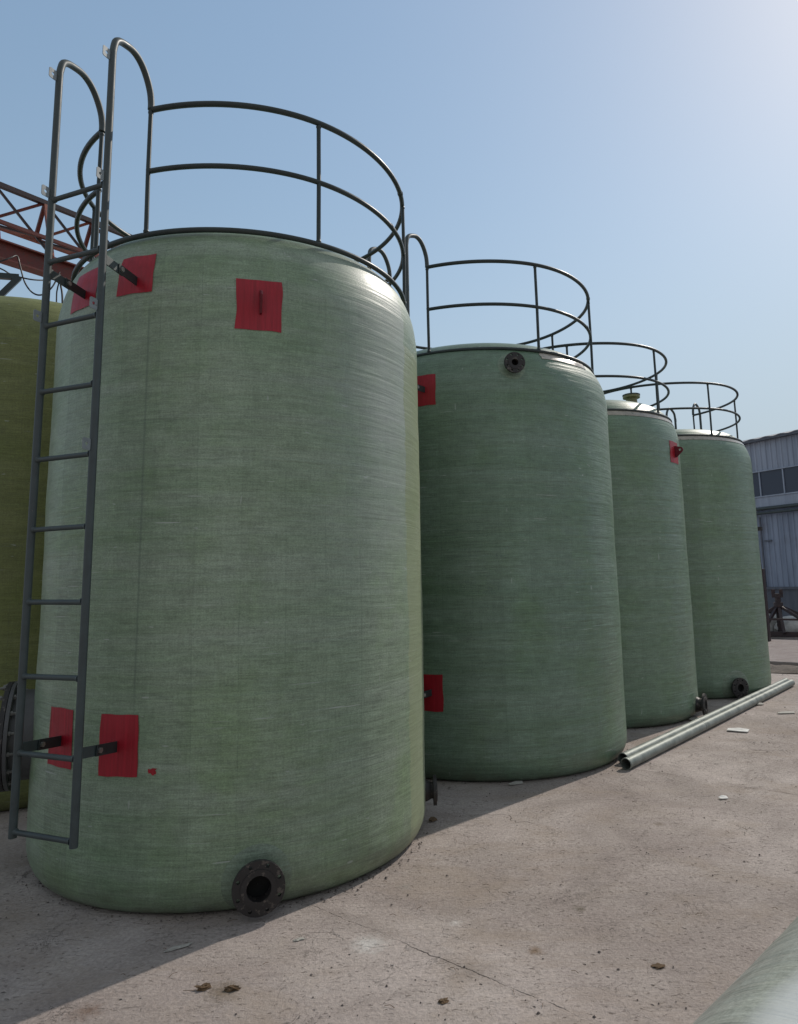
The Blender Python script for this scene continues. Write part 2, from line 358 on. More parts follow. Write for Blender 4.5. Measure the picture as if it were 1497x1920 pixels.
    h = g.math('SUBTRACT', h, g.math('ADD', g.math('MULTIPLY', pit, .7), g.math('ADD', g.math('MULTIPLY', hair, .8), g.math('MULTIPLY', j, 1.5))))
    h = g.math('SUBTRACT', h, g.math('ADD', g.math('MULTIPLY', rid, .5), g.math('MULTIPLY', spk, .4)))
    n = g.bump(h, .9, .017)
    return g.fin(c, .88, n, spec=.25)
M_GROUND = ground_material()
m = MB(); xs = [-400, -60, -20] + [x*.5 for x in range(-16, 41)] + [40, 80, 400]; ys = [-300, -40] + [y*.5 for y in range(-6, 50)] + [40, 80, 400]
def gz(x, y):
    if -9 < x < 22 and -4 < y < 25: return .006*noise.noise(Vector((x*.5, y*.5, 0)))-.003
    return 0
for x in xs:
    for y in ys: m.v.append((x, y, gz(x, y)))
ny = len(ys)
for i in range(len(xs)-1):
    for k in range(ny-1): m.f.append((i*ny+k, (i+1)*ny+k, (i+1)*ny+k+1, i*ny+k+1))
tag(m.build('ground', M_GROUND), 'weathered pinkish grey concrete yard with cracks and slab joints', 'ground', kind='structure')

g = NT('loose_soil'); o = g.obj(); a = g.noise(o, 6, 6, .7)
M_SOIL = g.fin(g.mix(g.ramp(a, .35, .65), (.10, .08, .065), (.21, .17, .14)), .95, g.bump(g.noise(o, 14, 6, .75), 1, .05))
# strip of broken soil between slabs, far right
m = MB(); n_, t_ = axes(-40); base = Vector((5.9, 12.0, 0)); b = 0
N = 60
for i in range(N+1):
    s = -2+i*.12
    for k, q in enumerate((0, .12, .5, .95, 1.1)):
        w = noise.noise(Vector((s*1.7, k*3.1, 0)))*.10 if k in (0, 4) else 0
        z = (.004, .03, .045, .03, .004)[k] + (0.03*noise.noise(Vector((s*5, q*5, 2))) if 0 < k < 4 else 0)
        m.v.append(tuple(base+n_*s+Vector((.643, .766, 0))*(q+w)+Vector((0, 0, z+.004))))
for i in range(N):
    for k in range(4): m.f.append((i*5+k, i*5+5+k, i*5+6+k, i*5+1+k))
tag(m.build('dirt_strip', M_SOIL), 'strip of broken brown soil across the yard beyond the tanks', 'soil', kind='structure')
g = NT('far_slab'); o = g.obj()
M_SLAB = g.fin(g.mix(g.ramp(g.noise(o, 3, 5, .7), .35, .65), (.25, .20, .185), (.33, .28, .26)), .9, g.bump(g.noise(g.map(o, (3, 12, 1), rot=(0, 0, R(30))), 3, 5, .7), .9, .03))
m = MB(); m.box(base+Vector((.643, .766, 0))*3.6+n_*1.5+Vector((0, 0, .02)), (9, 4.9, .10), (n_, Vector((.643, .766, 0)), Vector((0, 0, 1))))
tag(m.build('concrete_slab', M_SLAB, bevel=.015), 'raised pale concrete slab beyond the soil strip', 'slab', kind='structure')

# ------------------------------------------------------------------ tanks
def profile(Rt, zl, ringr, rx=.36, rz=.52, drop=0., dome=.14):
    """outer profile (r,z): rounded foot, straight wall, round shoulder, low dome"""
    P = [(.02, .0), (Rt-.16, .0)]
    for k in range(0, 9):
        a = R(-90+k*90/8); P.append((Rt-.10+.10*math.cos(a), .17+.17*math.sin(a)))
    c = (ringr-(Rt-rx)+.006)/rx; th = math.degrees(math.acos(min(c, .98)))
    zs = zl-.017-drop-rz*math.sin(R(th))
    z = .20
    while z < zs-.02: P.append((Rt, z)); z += .08
    for k in range(0, 15):
        a = R(k*76/14); P.append((Rt-rx+rx*math.cos(a), zs+rz*math.sin(a)))
    r1, z1 = P[-1]
    for k in range(1, 9):
        q = k/8; P.append((max(r1*(1-q), .01), z1+dome*math.sin(q*math.pi/2)))
    return P
def rad_at(P, z):
    for (r0, z0), (r1, z1) in zip(P[2:], P[3:]):
        if z0 <= z <= z1 and z1 > z0: return r0+(r1-r0)*(z-z0)/(z1-z0)
    return P[-12][0]
def z_at(P, r):
    best = None
    for (r0, z0), (r1, z1) in zip(P[20:], P[21:]):
        if r1 <= r <= r0 and z0 > 1: best = z0+(z1-z0)*(r0-r)/max(r0-r1, 1e-6)
    return best or P[-1][1]
def wobr(Rt, a, z, wob): 
    return wob*noise.noise(Vector((math.cos(a)*1.3, math.sin(a)*1.3, z*1.1)))+wob*.35*noise.noise(Vector((math.cos(a)*2.5, math.sin(a)*2.5, z*9)))
WOB = .007
def sheet(P, Rt, a0, a1, z0, z1, lift=.004, n=14, jag=.0, seed=0):
    """thin curved sheet lying on the shell"""
    m = MB()
    for i in range(n+1):
        for k in range(n+1):
            u = i/n; v = k/n
            a = a0+(a1-a0)*u; z = z0+(z1-z0)*v
            if jag:
                a += jag*(abs(2*u-1)**4)*noise.noise(Vector((v*2.3+seed, u*2, seed)))*60; z += jag*(abs(2*v-1)**4)*noise.noise(Vector((u*2.3+seed, v*2+5, seed)))
            a = R(a); r = rad_at(P, z)+wobr(Rt, a, z, WOB)+lift
            m.v.append((r*math.cos(a), r*math.sin(a), z))
    q = n+1
    for i in range(n):
        for k in range(n): m.f.append((i*q+k, (i+1)*q+k, (i+1)*q+k+1, i*q+k+1))
    return m
def disc_sheet(P, Rt, deg, zc, rad, lift=.004):
    m = MB(); N = 40; K = 8
    for k in range(K+1):
        for i in range(N):
            b = 2*math.pi*i/N; rr = rad*k/K*(1+.05*noise.noise(Vector((math.cos(b), math.sin(b), 3)))); s = rr*math.cos(b); z = zc+rr*math.sin(b)
            z = max(z, .02); a = R(deg)+s/Rt; r = rad_at(P, max(z, .01))+wobr(Rt, a, z, WOB)+lift*(1 if k < K else .15)
            m.v.append((r*math.cos(a), r*math.sin(a), z))
    for k in range(K):
        for i in range(N): m.f.append((k*N+i, k*N+(i+1) % N, (k+1)*N+(i+1) % N, (k+1)*N+i))
    return m
def holed_plate(m, org, ax, rin, rout, th, nh, rh, rpc):
    """flange plate with a bore and a circle of real bolt holes; axis = ax[2]"""
    M_ = 24
    for h in range(nh):
        c = 2*math.pi*(h+.5)/nh; da = math.pi/nh; hc = (rpc*math.cos(c), rpc*math.sin(c))
        bd = []
        for k in range(M_):   # sector outline, ordered round the hole
            t = k/M_*4
            if t < 1: a = c-da+2*da*t; p = (rout*math.cos(a), rout*math.sin(a))
            elif t < 2: r = rout+(rin-rout)*(t-1); p = (r*math.cos(c+da), r*math.sin(c+da))
            elif t < 3: a = c+da-2*da*(t-2); p = (rin*math.cos(a), rin*math.sin(a))
            else: r = rin+(rout-rin)*(t-3); p = (r*math.cos(c-da), r*math.sin(c-da))
            bd.append(p)
        hp = []
        for p in bd:
            d = Vector((p[0]-hc[0], p[1]-hc[1])).normalized(); hp.append((hc[0]+d.x*rh, hc[1]+d.y*rh))
        V = lambda p, z: org+ax[0]*p[0]+ax[1]*p[1]+ax[2]*z
        b = len(m.v)
        for z in (0, th):
            for p in bd: m.v.append(tuple(V(p, z)))
            for p in hp: m.v.append(tuple(V(p, z)))
        Q = 2*M_
        for k in range(M_):
            k2 = (k+1) % M_
            m.f.append((b+k, b+k2, b+M_+k2, b+M_+k)); m.f.append((b+Q+k, b+Q+M_+k, b+Q+M_+k2, b+Q+k2))
            m.f.append((b+M_+k, b+M_+k2, b+Q+M_+k2, b+Q+M_+k))
            if k < M_//4 or M_//2 <= k < 3*M_//4: m.f.append((b+k, b+Q+k, b+Q+k2, b+k2))
def nozzle(par, P, Rt, deg, zc, rout, bore, stand=.09, nh=8, mat=None, halo=0., tilt=0., bolts=()):
    n, t = axes(deg); r0 = rad_at(P, zc); ax = (t, Vector((0, 0, 1)), n)
    if halo: disc_sheet(P, Rt, deg, zc, halo).build('nozzle_pad', M_HALO, par)
    m = MB(); org = n*(r0-.05)+Vector((0, 0, zc))
    L = stand+.05
    m.lathe([(bore+.012, 0), (bore+.012, L-.004), (bore+.001, L-.004), (bore+.001, .0)], 40, org, ax)
    m.lathe([(bore+.03, .03), (bore+.028, .052), (bore+.013, .085)], 40, org, ax)
    # near-black disc across the bore, painted shade for its unlit interior
    nz = m.build('nozzle', mat or M_FLANGE, par)
    m = MB(); m.lathe([(bore+.0005, .085), (.001, .085)], 40, org, ax); m.build('bore', M_BORE_SHADE, nz)
    m = MB(); holed_plate(m, org+n*(L-.026), ax, bore+.0125, rout, .022, nh, max(.0085, rout*.075), (rout+bore+.014)/2+.006)
    fl = m.build('flange', mat or M_FLANGE, nz, ang=30)
    m = MB(); m.lathe([(bore, 0), (bore+.028, 0), (bore+.028, .004), (bore, .004), (bore, 0)], 40, org+n*(L-.004), ax)
    m.build('gasket_face', mat or M_FLANGE, fl)
    return nz
def bolt(m, p, d, r=.009, L=.02):
    d = Vector(d).normalized(); x = d.orthogonal().normalized(); y = d.cross(x)
    m.lathe([(r, 0), (r, L), (.0005, L)], 6, p, (x, y, d))
def ringpts(r, z, a0, a1, n=96, sag=0.):
    return [Vector(((r+.004*math.sin(3*R(a0+(a1-a0)*k/n)+z))*math.cos(R(a0+(a1-a0)*k/n)), (r+.004*math.sin(3*R(a0+(a1-a0)*k/n)+z))*math.sin(R(a0+(a1-a0)*k/n)), z+sag*math.sin(5*R(a0+(a1-a0)*k/n)))) for k in range(n+1)]

def tank(x, y, Rt, Rr, zl, zm, zt, mat, label, gate=None, posts=(), ladder=None, railing=True, pr=.0165, shape={}):
    T = thing('storage_tank', label, 'tank', (x, y, 0), 'green fibreglass storage tanks standing in the yard')
    P = profile(Rt, zl, Rr, **shape)
    m = MB(); m.lathe(P, 224, wob=WOB)
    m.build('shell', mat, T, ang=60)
    if railing:
        m = MB(); m.tube(ringpts(Rr, zl, 0, 360, 160)[:-1], pr*.98, 12, closed=True)
        m.build('base_ring', M_STEEL, T)
        a0, a1 = (gate[0], gate[1]) if gate else (0, 360)
        for nm, z, rr in (('top_rail', zt, pr*1.05), ('mid_rail', zm, pr*.95)):
            m = MB()
            if gate: m.tube(ringpts(Rr, z, a0, a1, 140, .003), rr, 12)
            else: m.tube(ringpts(Rr, z, 0, 360, 160, .003)[:-1], rr, 12, closed=True)
            if nm == 'mid_rail':  # welded sleeve joint
                k = a0+.25*(a1-a0); m.tube(ringpts(Rr, z, k, k+1.2, 4), rr*1.12, 12)
            else:
                k = a0+.29*(a1-a0); m.tube(ringpts(Rr, z, k, k+1.0, 4), rr*1.18, 12)
            m.build(nm, M_STEEL, T)
        for a in posts:
            n, t = axes(a); m = MB(); top = zt-pr*.8
            m.tube([n*Rr+Vector((0, 0, zl+pr*.6)), n*(Rr+.003)+Vector((0, 0, (zl+zt)/2)), n*Rr+Vector((0, 0, top))], pr*.80, 12)
            for zz, k_ in ((zl+pr*1.15, 1.28), (zm+pr*.3, 1.2), (zt-pr*1.25, 1.25)):
                m.tube([n*Rr+Vector((0, 0, zz-.011)), n*Rr+Vector((0, 0, zz-.003)), n*Rr+Vector((0, 0, zz+.003)), n*Rr+Vector((0, 0, zz+.011))], [pr*.8, pr*.8*k_, pr*.8*k_, pr*.8], 10)
            m.build('rail_post', M_STEEL, T)
    return T, P

def ladder_on(T, P, Rt, Rr, zt, psi, rl, w, z0, zg, gate, patch_angs, rung0, dz, nr, patches=True):
    """side ladder: two stiles that bow over onto the gate posts, rungs, clips and stand-off bars"""
    n, t = axes(psi); st = []
    m = MB()
    for s, ga in ((-1, gate[1]), (1, gate[0])):
        q = n*rl+t*(s*w/2); gn, gt = axes(ga); e = gn*Rr
        d = e-q; d.z = 0; st.append(q)
        z = Vector((0, 0, 1)); 
        pts = [q+z*z0, q+z*1.2, q+z*2.4, q+z*3.4, q+z*(zt-.2)]
        arc = [(0, .05), (.008, .09), (.05, .15), (.13, .182), (.24, .203), (.45, .228), (.62, .225), (.76, .20), (.88, .155), (.965, .10), (1.0, .04), (1.0, .0)]
        pts2 = [q+z*(zt-.12)]+[q+d*a+z*(zt+b) for a, b in arc]
        pts = pts[:5]+smoothpts(pts2, 6)
        m.tube(pts, .0195, 14)
    L = m.build('ladder', M_LADDER, T)
    q0, q1 = st
    for k in range(nr):
        z = rung0+dz*k; m = MB(); j = random.uniform(-.006, .006)
        m.tube([q0+t*.010+Vector((0, 0, z)), q1-t*.010+Vector((0, 0, z+j))], .0135, 10)
        for e_, s_ in ((q0, 1), (q1, -1)):
            m.tube([e_+t*(.017*s_)+Vector((0, 0, z)), e_+t*(.024*s_)+Vector((0, 0, z)), e_+t*(.032*s_)+Vector((0, 0, z))], [.019, .0175, .0135], 10)
        m.build('rung', M_LADDER, L)
    # cage clips: small drilled plates on the outer side of the stiles
    for q, s in ((q0, -1), (q1, 1)):
        for z in zg:
            if s == -1 and abs(z-2.33) < .05: continue
            c = q+n*(.043)+Vector((0, 0, z)); m = MB()
            holed_clip(m, c, n, t)
            m.build('clip', M_GAL, L, smooth=False)
    for z, za in ((zl_b, zw) for zl_b, zw in patch_angs[1]):
        for q, a in ((q0, patch_angs[0][0]), (q1, patch_angs[0][1])):
            pn, pt = axes(a); r = rad_at(P, za); e = pn*(r+.004)+Vector((0, 0, za)); s = q+Vector((0, 0, z))
            d = (e-s); Ld = d.length; d.normalize(); side = d.cross(Vector((0, 0, 1))).normalized(); u = side.cross(d)
            mid = s+d*(Ld*.50)
            m = MB(); m.box(s+d*(Ld*.28), (Ld*.60, .007, .052), (d, side, u)); L1 = m.build('standoff_bar', M_LADDER, L, bevel=.0015)
            m = MB(); m.box(s+d*(Ld*.72)+side*.008, (Ld*.58, .007, .054), (d, side, u)); m.build('standoff_bar', M_STEEL, L, bevel=.0015)
            m = MB(); bolt(m, mid-side*.02, side, .009, .04); bolt(m, mid+side*.012, side, .014, .01); bolt(m, mid-side*.004, -side, .014, .008)
            m.build('bolt', M_BOLT, L)
    return L
def holed_clip(m, c, n, t):
    """plate 50x60 mm with an 18 mm hole, spanning n (out) and z, thickness along t"""
    K = 24; th = .004; V = lambda p, s: c+n*p[0]+Vector((0, 0, p[1]))+t*s
    out = []; hol = []
    for k in range(K):
        a = 2*math.pi*k/K; d = (math.cos(a), math.sin(a)); s = min(.024/max(abs(d[0]), 1e-6), .030/max(abs(d[1]), 1e-6))
        out.append((d[0]*s, d[1]*s)); hol.append((d[0]*.009, d[1]*.009))
    b = len(m.v)
    for s in (-th/2, th/2):
        m.v += [tuple(V(p, s)) for p in out]+[tuple(V(p, s)) for p in hol]
    Q = 2*K
    for k in range(K):
        j = (k+1) % K
        m.f += [(b+k, b+j, b+K+j, b+K+k), (b+Q+k, b+Q+K+k, b+Q+K+j, b+Q+j), (b+k, b+Q+k, b+Q+j, b+j), (b+K+k, b+K+j, b+Q+K+j, b+Q+K+k)]
def red_patch(T, P, Rt, ac, da, z0, z1, seed, label=None):
    o = sheet(P, Rt, ac-da/2, ac+da/2, z0, z1, .004, 16, .007, seed).build('red_patch', M_RED, T)
    if label: o['label'] = label
    return o
def lug(T, P, a, z0, z1, out, par=None):
    """drilled triangular lifting lug standing out from the wall"""
    n, t = axes(a); z = Vector((0, 0, 1)); zc = z0+(z1-z0)*.68; r = rad_at(P, zc)-.004
    K = 28; hc = Vector((out-.035, zc)); rr = .032; pts = []
    poly = [(0, z1), (out-.03, zc+rr), (out-.012, zc+.024), (out, zc), (out-.012, zc-.024), (0, z0)]
    cx = (out*.45, zc); o_ = []; h_ = []
    for k in range(K):
        a_ = 2*math.pi*k/K; d = Vector((math.cos(a_), math.sin(a_))); best = None
        c = Vector((out-.04, zc))
        for i in range(len(poly)):
            p, q = Vector(poly[i]), Vector(poly[(i+1) % len(poly)]); e = q-p; den = d.x*e.y-d.y*e.x
            if abs(den) < 1e-9: continue
            s = ((p.x-c.x)*e.y-(p.y-c.y)*e.x)/den; u = ((p.x-c.x)*d.y-(p.y-c.y)*d.x)/den
            if s > 0 and -1e-6 <= u <= 1+1e-6 and (best is None or s < best): best = s
        o_.append(c+d*(best or .02)); h_.append(c+d*.014)
    m = MB(); V = lambda p, s: n*(r+p.x)+z*p.y+t*s
    for s in (-.006, .006): m.v += [tuple(V(p, s)) for p in o_]+[tuple(V(p, s)) for p in h_]
    Q = 2*K
    for k in range(K):
        j = (k+1) % K
        m.f += [(k, j, K+j, K+k), (Q+k, Q+K+k, Q+K+j, Q+j), (k, Q+k, Q+j, j), (K+k, K+j, Q+K+j, Q+K+k)]
    return m.build('lifting_lug', M_LUG, T, smooth=False, bevel=.001)

GP = lambda a, b: (a, b)
# --- nearest tank
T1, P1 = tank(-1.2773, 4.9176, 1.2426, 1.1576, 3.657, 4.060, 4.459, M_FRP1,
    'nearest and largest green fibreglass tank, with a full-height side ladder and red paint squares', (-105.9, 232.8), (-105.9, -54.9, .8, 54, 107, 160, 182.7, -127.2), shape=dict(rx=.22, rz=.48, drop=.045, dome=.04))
ladder_on(T1, P1, 1.2426, 1.1576, 4.459, -112, 1.52, .40, .43, (4.50, 3.785, 3.065, 2.33), (-105.9, -127.2), ((-124.5, -105.5), ((3.335, 3.33), (.845, .815))), .458, .366, 10)
for k, (a, d, z0, z1) in enumerate(((-125.3, 12.5, 3.25, 3.50), (-105.8, 10.6, 3.258, 3.50), (-124.8, 10.5, .68, .985), (-104.8, 10.6, .668, .973))):
    red_patch(T1, P1, 1.2426, a, d, z0, z1, k*3.7)
red_patch(T1, P1, 1.2426, -72.8, 11.6, 3.025, 3.33, 17.7, 'red square with a vertical lifting lug in its middle')
sheet(P1, 1.2426, -96.9, -94.9, .685, .712, .003, 8, .015, 9).build('paint_smear', M_RED, T1)
lug(T1, P1, -72.4, 3.09, 3.27, .085)
nozzle(T1, P1, 1.2426, -71.4, .150, .128, .060, .10, 8, halo=.175)
nozzle(T1, P1, 1.2426, 2, .225, .095, .04, .075, 8)
# --- second tank
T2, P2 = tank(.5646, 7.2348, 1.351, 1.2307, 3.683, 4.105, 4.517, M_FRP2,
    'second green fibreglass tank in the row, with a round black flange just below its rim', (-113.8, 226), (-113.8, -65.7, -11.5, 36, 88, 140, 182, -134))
ladder_on(T2, P2, 1.351, 1.2307, 4.517, -123.5, 1.55, .42, .43, (4.55, 3.82, 3.1, 2.36), (-113.8, -134), ((-134, -114), ((3.31, 3.31), (.70, .71))), .47, .366, 10)
for k, (a, d, z0, z1) in enumerate(((-114.2, 9.6, 3.165, 3.45), (-134, 9.6, 3.165, 3.45), (-114.2, 9.8, .56, .857), (-134, 9.8, .56, .857))):
    red_patch(T2, P2, 1.351, a, d, z0, z1, 31+k*2.9)
nozzle(T2, P2, 1.351, -80, 3.497, .093, .030, .10, 8, halo=.13)
sheet(P2, 1.351, -66, -38, 3.60, 3.665, .005, 20, .010, 4).build('laminate_strip', M_STRIP, T2)
# --- third tank
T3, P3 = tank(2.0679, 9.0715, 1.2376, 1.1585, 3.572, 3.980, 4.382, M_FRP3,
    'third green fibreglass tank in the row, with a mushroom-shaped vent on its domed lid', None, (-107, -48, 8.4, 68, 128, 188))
red_patch(T3, P3, 1.2376, -38.5, 12.4, 2.985, 3.25, 51)
lug(T3, P3, -38, 3.03, 3.20, .11)
nozzle(T3, P3, 1.2376, -31.6, .150, .128, .060, .10, 8, halo=.17)
sheet(P3, 1.2376, -112, -20, 3.50, 3.558, .005, 30, .012, 8).build('laminate_strip', M_STRIP, T3)
n_, t_ = axes(-22); vp = n_*.70; vz = z_at(P3, .70)
m = MB(); m.lathe([(.095, -.03), (.078, .02), (.072, .05), (.070, .13), (.108, .135), (.108, .165), (.05, .167), (.05, .02)], 36, vp+Vector((0, 0, vz)))
v_ = m.build('vent_nozzle', M_DOMESTUB, T3, ang=30)
m = MB(); m.lathe([(.052, .1675), (.112, .1675), (.112, .180), (.052, .180), (.052, .1675)], 36, vp+Vector((0, 0, vz))); m.build('flange', M_LADDER, v_, ang=30)
# --- fourth tank
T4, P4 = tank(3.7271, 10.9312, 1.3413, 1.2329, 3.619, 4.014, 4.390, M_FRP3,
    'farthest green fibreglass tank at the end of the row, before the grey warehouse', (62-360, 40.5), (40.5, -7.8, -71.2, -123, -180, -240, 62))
n_, t_ = axes(51)
ladder_on(T4, P4, 1.3413, 1.2329, 4.39, 51, 1.60, .44, .43, (4.45,), (62, 40.5), ((41, 61), ((3.3, 3.3), (.8, .8))), .46, .366, 10)
nozzle(T4, P4, 1.3413, -72.8, .150, .13, .05, .08, 8, halo=.22)
sheet(P4, 1.3413, -115, -25, 3.545, 3.605, .005, 30, .012, 12).build('laminate_strip', M_STRIP, T4)
# --- olive tank at the left
T0, P0 = tank(-3.70, 6.52, 1.25, 1.16, 3.93, 4.2, 4.6, M_FRP0,
    'olive tank without railing, partly hidden behind the ladder at the left edge', railing=False)
# manway on the far left side of the nearest tank, seen edge-on past the ladder
n_, t_ = axes(-158); ax = (t_, Vector((0, 0, 1)), n_); org = n_*(1.2426-.155)+Vector((0, 0, .75))
m = MB(); m.lathe([(.262, 0), (.262, .255), (.315, .257), (.315, .277), (.001, .277)], 56, org, ax)
mw = m.build('manway', M_MANWAY, T1, ang=30)
m = MB(); m.lathe([(.315, 0), (.315, .026), (.001, .026)], 56, org+n_*.281, ax); m.build('manway_cover', M_FLANGE, mw, ang=30)
for k in range(16):
    a = 2*math.pi*(k+.5)/16; p = org+t_*(.291*math.cos(a))+Vector((0, 0, .291*math.sin(a)))
    m = MB(); bolt(m, p+n_*.225, n_, .008, .12); bolt(m, p+n_*.316, n_, .014, .014); bolt(m, p+n_*.243, n_, .014, .013); m.build('bolt', M_BOLTD, mw)

# ------------------------------------------------------------------ pipes on the ground
PD = Vector((5.42-1.65, 10.71-6.22, 0)).normalized(); PN = Vector((-PD.y, PD.x, 0))
g = NT('galvanised_pipe'); o = g.obj()
a = g.noise(g.map(o, (1, 1, 1)), 7, 4, .6)
M_PIPE = g.fin(g.mix(g.ramp(a, .35, .65), (.15, .17, .155), (.27, .29, .265)), g.ramp(a, .3, .7, .42, .6), g.bump(g.noise(o, 40, 3), .3, .004), metal=.35)
for k, (off, st, L, lab) in enumerate(((0, 0, 5.75, 'long grey pipe lying on the concrete, nearer the camera of the two'), (.097, .16, 5.70, 'long grey pipe beside its twin on the concrete, the one nearer the tanks'))):
    p0 = Vector((1.665, 6.24, 0))+PN*off+PD*st; t = thing('steel_pipe', lab, 'pipe', p0, 'pair of long pipes lying beside the tanks')
    m = MB(); ax = (PN, Vector((0, 0, 1)), PD); r = .047
    m.lathe([(r-.004, 0), (r, 0)]+[(r, L*i/14) for i in range(1, 15)]+[(r-.004, L), (r-.004, 0)], 28, Vector((0, 0, r)), ax)
    m.build('pipe', M_PIPE, t, ang=40)
    m = MB()
    for s in (0.0, 1.9, 3.8):
        m.lathe([(r+.0005, s+.0), (r+.003, s+.004), (r+.003, s+.035), (r+.0005, s+.039)], 28, Vector((0, 0, r)), ax)
    m.build('band', M_PIPE, t)
# large pale pipe in the bottom right corner
PALEX, PALEZ, PALE0 = 0.0, 1.0, 1.0  # whitish pipe top: bright reflection painted into the wall's base colour
rho = .36; pd = Vector((.7071, .7071, 0)); pn = Vector((-.7071, .7071, 0)); pp = (2.11-3.394*rho)/1.6
m = MB(); prof = [(rho-.012, 0), (rho, 0)]+[(rho, .05*i) for i in range(1, 99)]+[(rho-.012, 4.95), (rho-.012, 0)]
t = thing('large_pipe', 'big pale green fibreglass pipe lying on the ground in the bottom right corner', 'pipe', pn*pp-pd*.2)
m.lathe(prof, 128, wob=.006)
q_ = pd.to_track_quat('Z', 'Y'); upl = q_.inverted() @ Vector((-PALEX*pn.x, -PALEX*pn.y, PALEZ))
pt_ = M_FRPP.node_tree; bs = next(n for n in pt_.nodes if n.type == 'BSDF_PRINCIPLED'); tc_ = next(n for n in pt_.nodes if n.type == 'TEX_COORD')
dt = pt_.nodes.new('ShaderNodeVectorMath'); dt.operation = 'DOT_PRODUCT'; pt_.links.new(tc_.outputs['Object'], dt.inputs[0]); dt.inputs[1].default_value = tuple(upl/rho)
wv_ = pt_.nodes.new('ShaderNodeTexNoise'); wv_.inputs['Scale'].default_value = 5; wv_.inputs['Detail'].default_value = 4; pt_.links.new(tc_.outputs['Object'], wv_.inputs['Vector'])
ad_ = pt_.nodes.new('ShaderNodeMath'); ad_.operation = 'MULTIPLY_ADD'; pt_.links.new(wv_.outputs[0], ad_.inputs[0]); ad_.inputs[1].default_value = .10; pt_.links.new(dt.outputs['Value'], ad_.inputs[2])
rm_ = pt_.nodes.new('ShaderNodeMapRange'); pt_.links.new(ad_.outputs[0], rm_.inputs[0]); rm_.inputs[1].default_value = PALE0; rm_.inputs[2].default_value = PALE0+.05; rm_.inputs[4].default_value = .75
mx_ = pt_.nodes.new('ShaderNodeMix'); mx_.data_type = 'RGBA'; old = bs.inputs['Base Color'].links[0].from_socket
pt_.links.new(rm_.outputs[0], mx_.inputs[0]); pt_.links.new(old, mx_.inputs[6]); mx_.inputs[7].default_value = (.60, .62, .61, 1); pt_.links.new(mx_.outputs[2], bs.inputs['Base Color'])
pm = m.build('pipe_wall', M_FRPP, t); pm.location = (0, 0, rho); pm.rotation_euler = pd.to_track_quat('Z', 'Y').to_euler()

# ------------------------------------------------------------------ gantry crane girder, upper left
u = Vector((.61, .79, 0)).normalized(); mm = Vector((-.79, .61, 0)).normalized(); z = Vector((0, 0, 1))
G0 = Vector((-5.787, 9.0, 6.40)); s0, s1 = -3.22, 9.0
GC = thing('gantry_crane', 'red lattice girder of a gantry crane rising behind the tanks at the left', 'crane', (G0.x, G0.y, 0))
gl = Vector((-G0.x, -G0.y, 0))
pt = lambda s, w=0, h=0: G0+u*s+mm*w+z*h+gl
m = MB()   # main beam: I section
m.beam(pt(s0, 0, -.12), pt(s1, 0, -.12), .02, .24); m.beam(pt(s0, 0, .012), pt(s1, 0, .012), .16, .022); m.beam(pt(s0, 0, -.25), pt(s1, 0, -.25), .18, .022)
m.build('main_beam', M_RUST, GC, smooth=False)
TOPH, TW, BH, BW = 1.02, .34, .52, .62
m = MB(); m.beam(pt(s0, TW, TOPH), pt(s1, TW, TOPH), .07, .07); m.build('top_chord', M_DARKRUST, GC, smooth=False)
m = MB(); m.beam(pt(s0, BW, BH), pt(s1, BW, BH), .06, .06); m.build('lower_chord', M_RUST2, GC, smooth=False)
m = MB(); m.beam(pt(s0, 0, .30), pt(s1, 0, .30), .05, .05); m.build('lower_chord', M_RUST, GC, smooth=False)
BAY = .72; k = s0+.315; i = 0
while k < s1-BAY:
    for (a, b, w, mt) in (((k, 0, .05), (k, TW, TOPH), .05, M_RUST2), ((k, TW, TOPH), (k, BW, BH), .05, M_RUST), ((k, TW, TOPH), (k+BAY, 0, .05), .038, M_DARKRUST), ((k+BAY, TW, TOPH), (k, BW, BH), .036, M_RUST2 if i % 2 else M_RUST), ((k, BW, BH), (k+BAY, 0, .30), .032, M_DARKRUST)):
        m = MB(); m.beam(pt(*a), pt(*b), w, w*.9); m.build('truss_brace', mt, GC, smooth=False)
    k += BAY; i += 1
for s in (s0+.2, s1-.2):
    for w in (-1.1, 1.5):
        m = MB(); m.beam(pt(s, 0.1, -.25), pt(s, w, 0)-z*6.4+u*.0, .16, .16); m.build('crane_leg', M_RUST, GC, smooth=False)
# bracket arm
def at(x, y, Y):
    d = ri*((x-PX)/F)-up*((y-PY)/F)+fw; return Vector((0, 0, 1.6))+d*(Y/d.y)
a, b, c = at(-70, 512, 8.2), at(36, 520, 8.5), at(-70, 622, 8.2)
t = thing('steel_bracket', 'dark green triangular steel arm jutting in above the olive tank', 'bracket', (a.x, a.y, 0)); o_ = Vector((a.x, a.y, 0))
m = MB(); m.beam(a-o_, b-o_, .06, .07); m.build('arm', M_STEEL, t, smooth=False)
m = MB(); m.beam(b-o_, c-o_, .06, .07); m.build('brace', M_STEEL, t, smooth=False)
m = MB(); m.beam((0, 0, 0), a-o_+z*.2, .10, .10); m.build('column', M_STEEL, t, smooth=False)
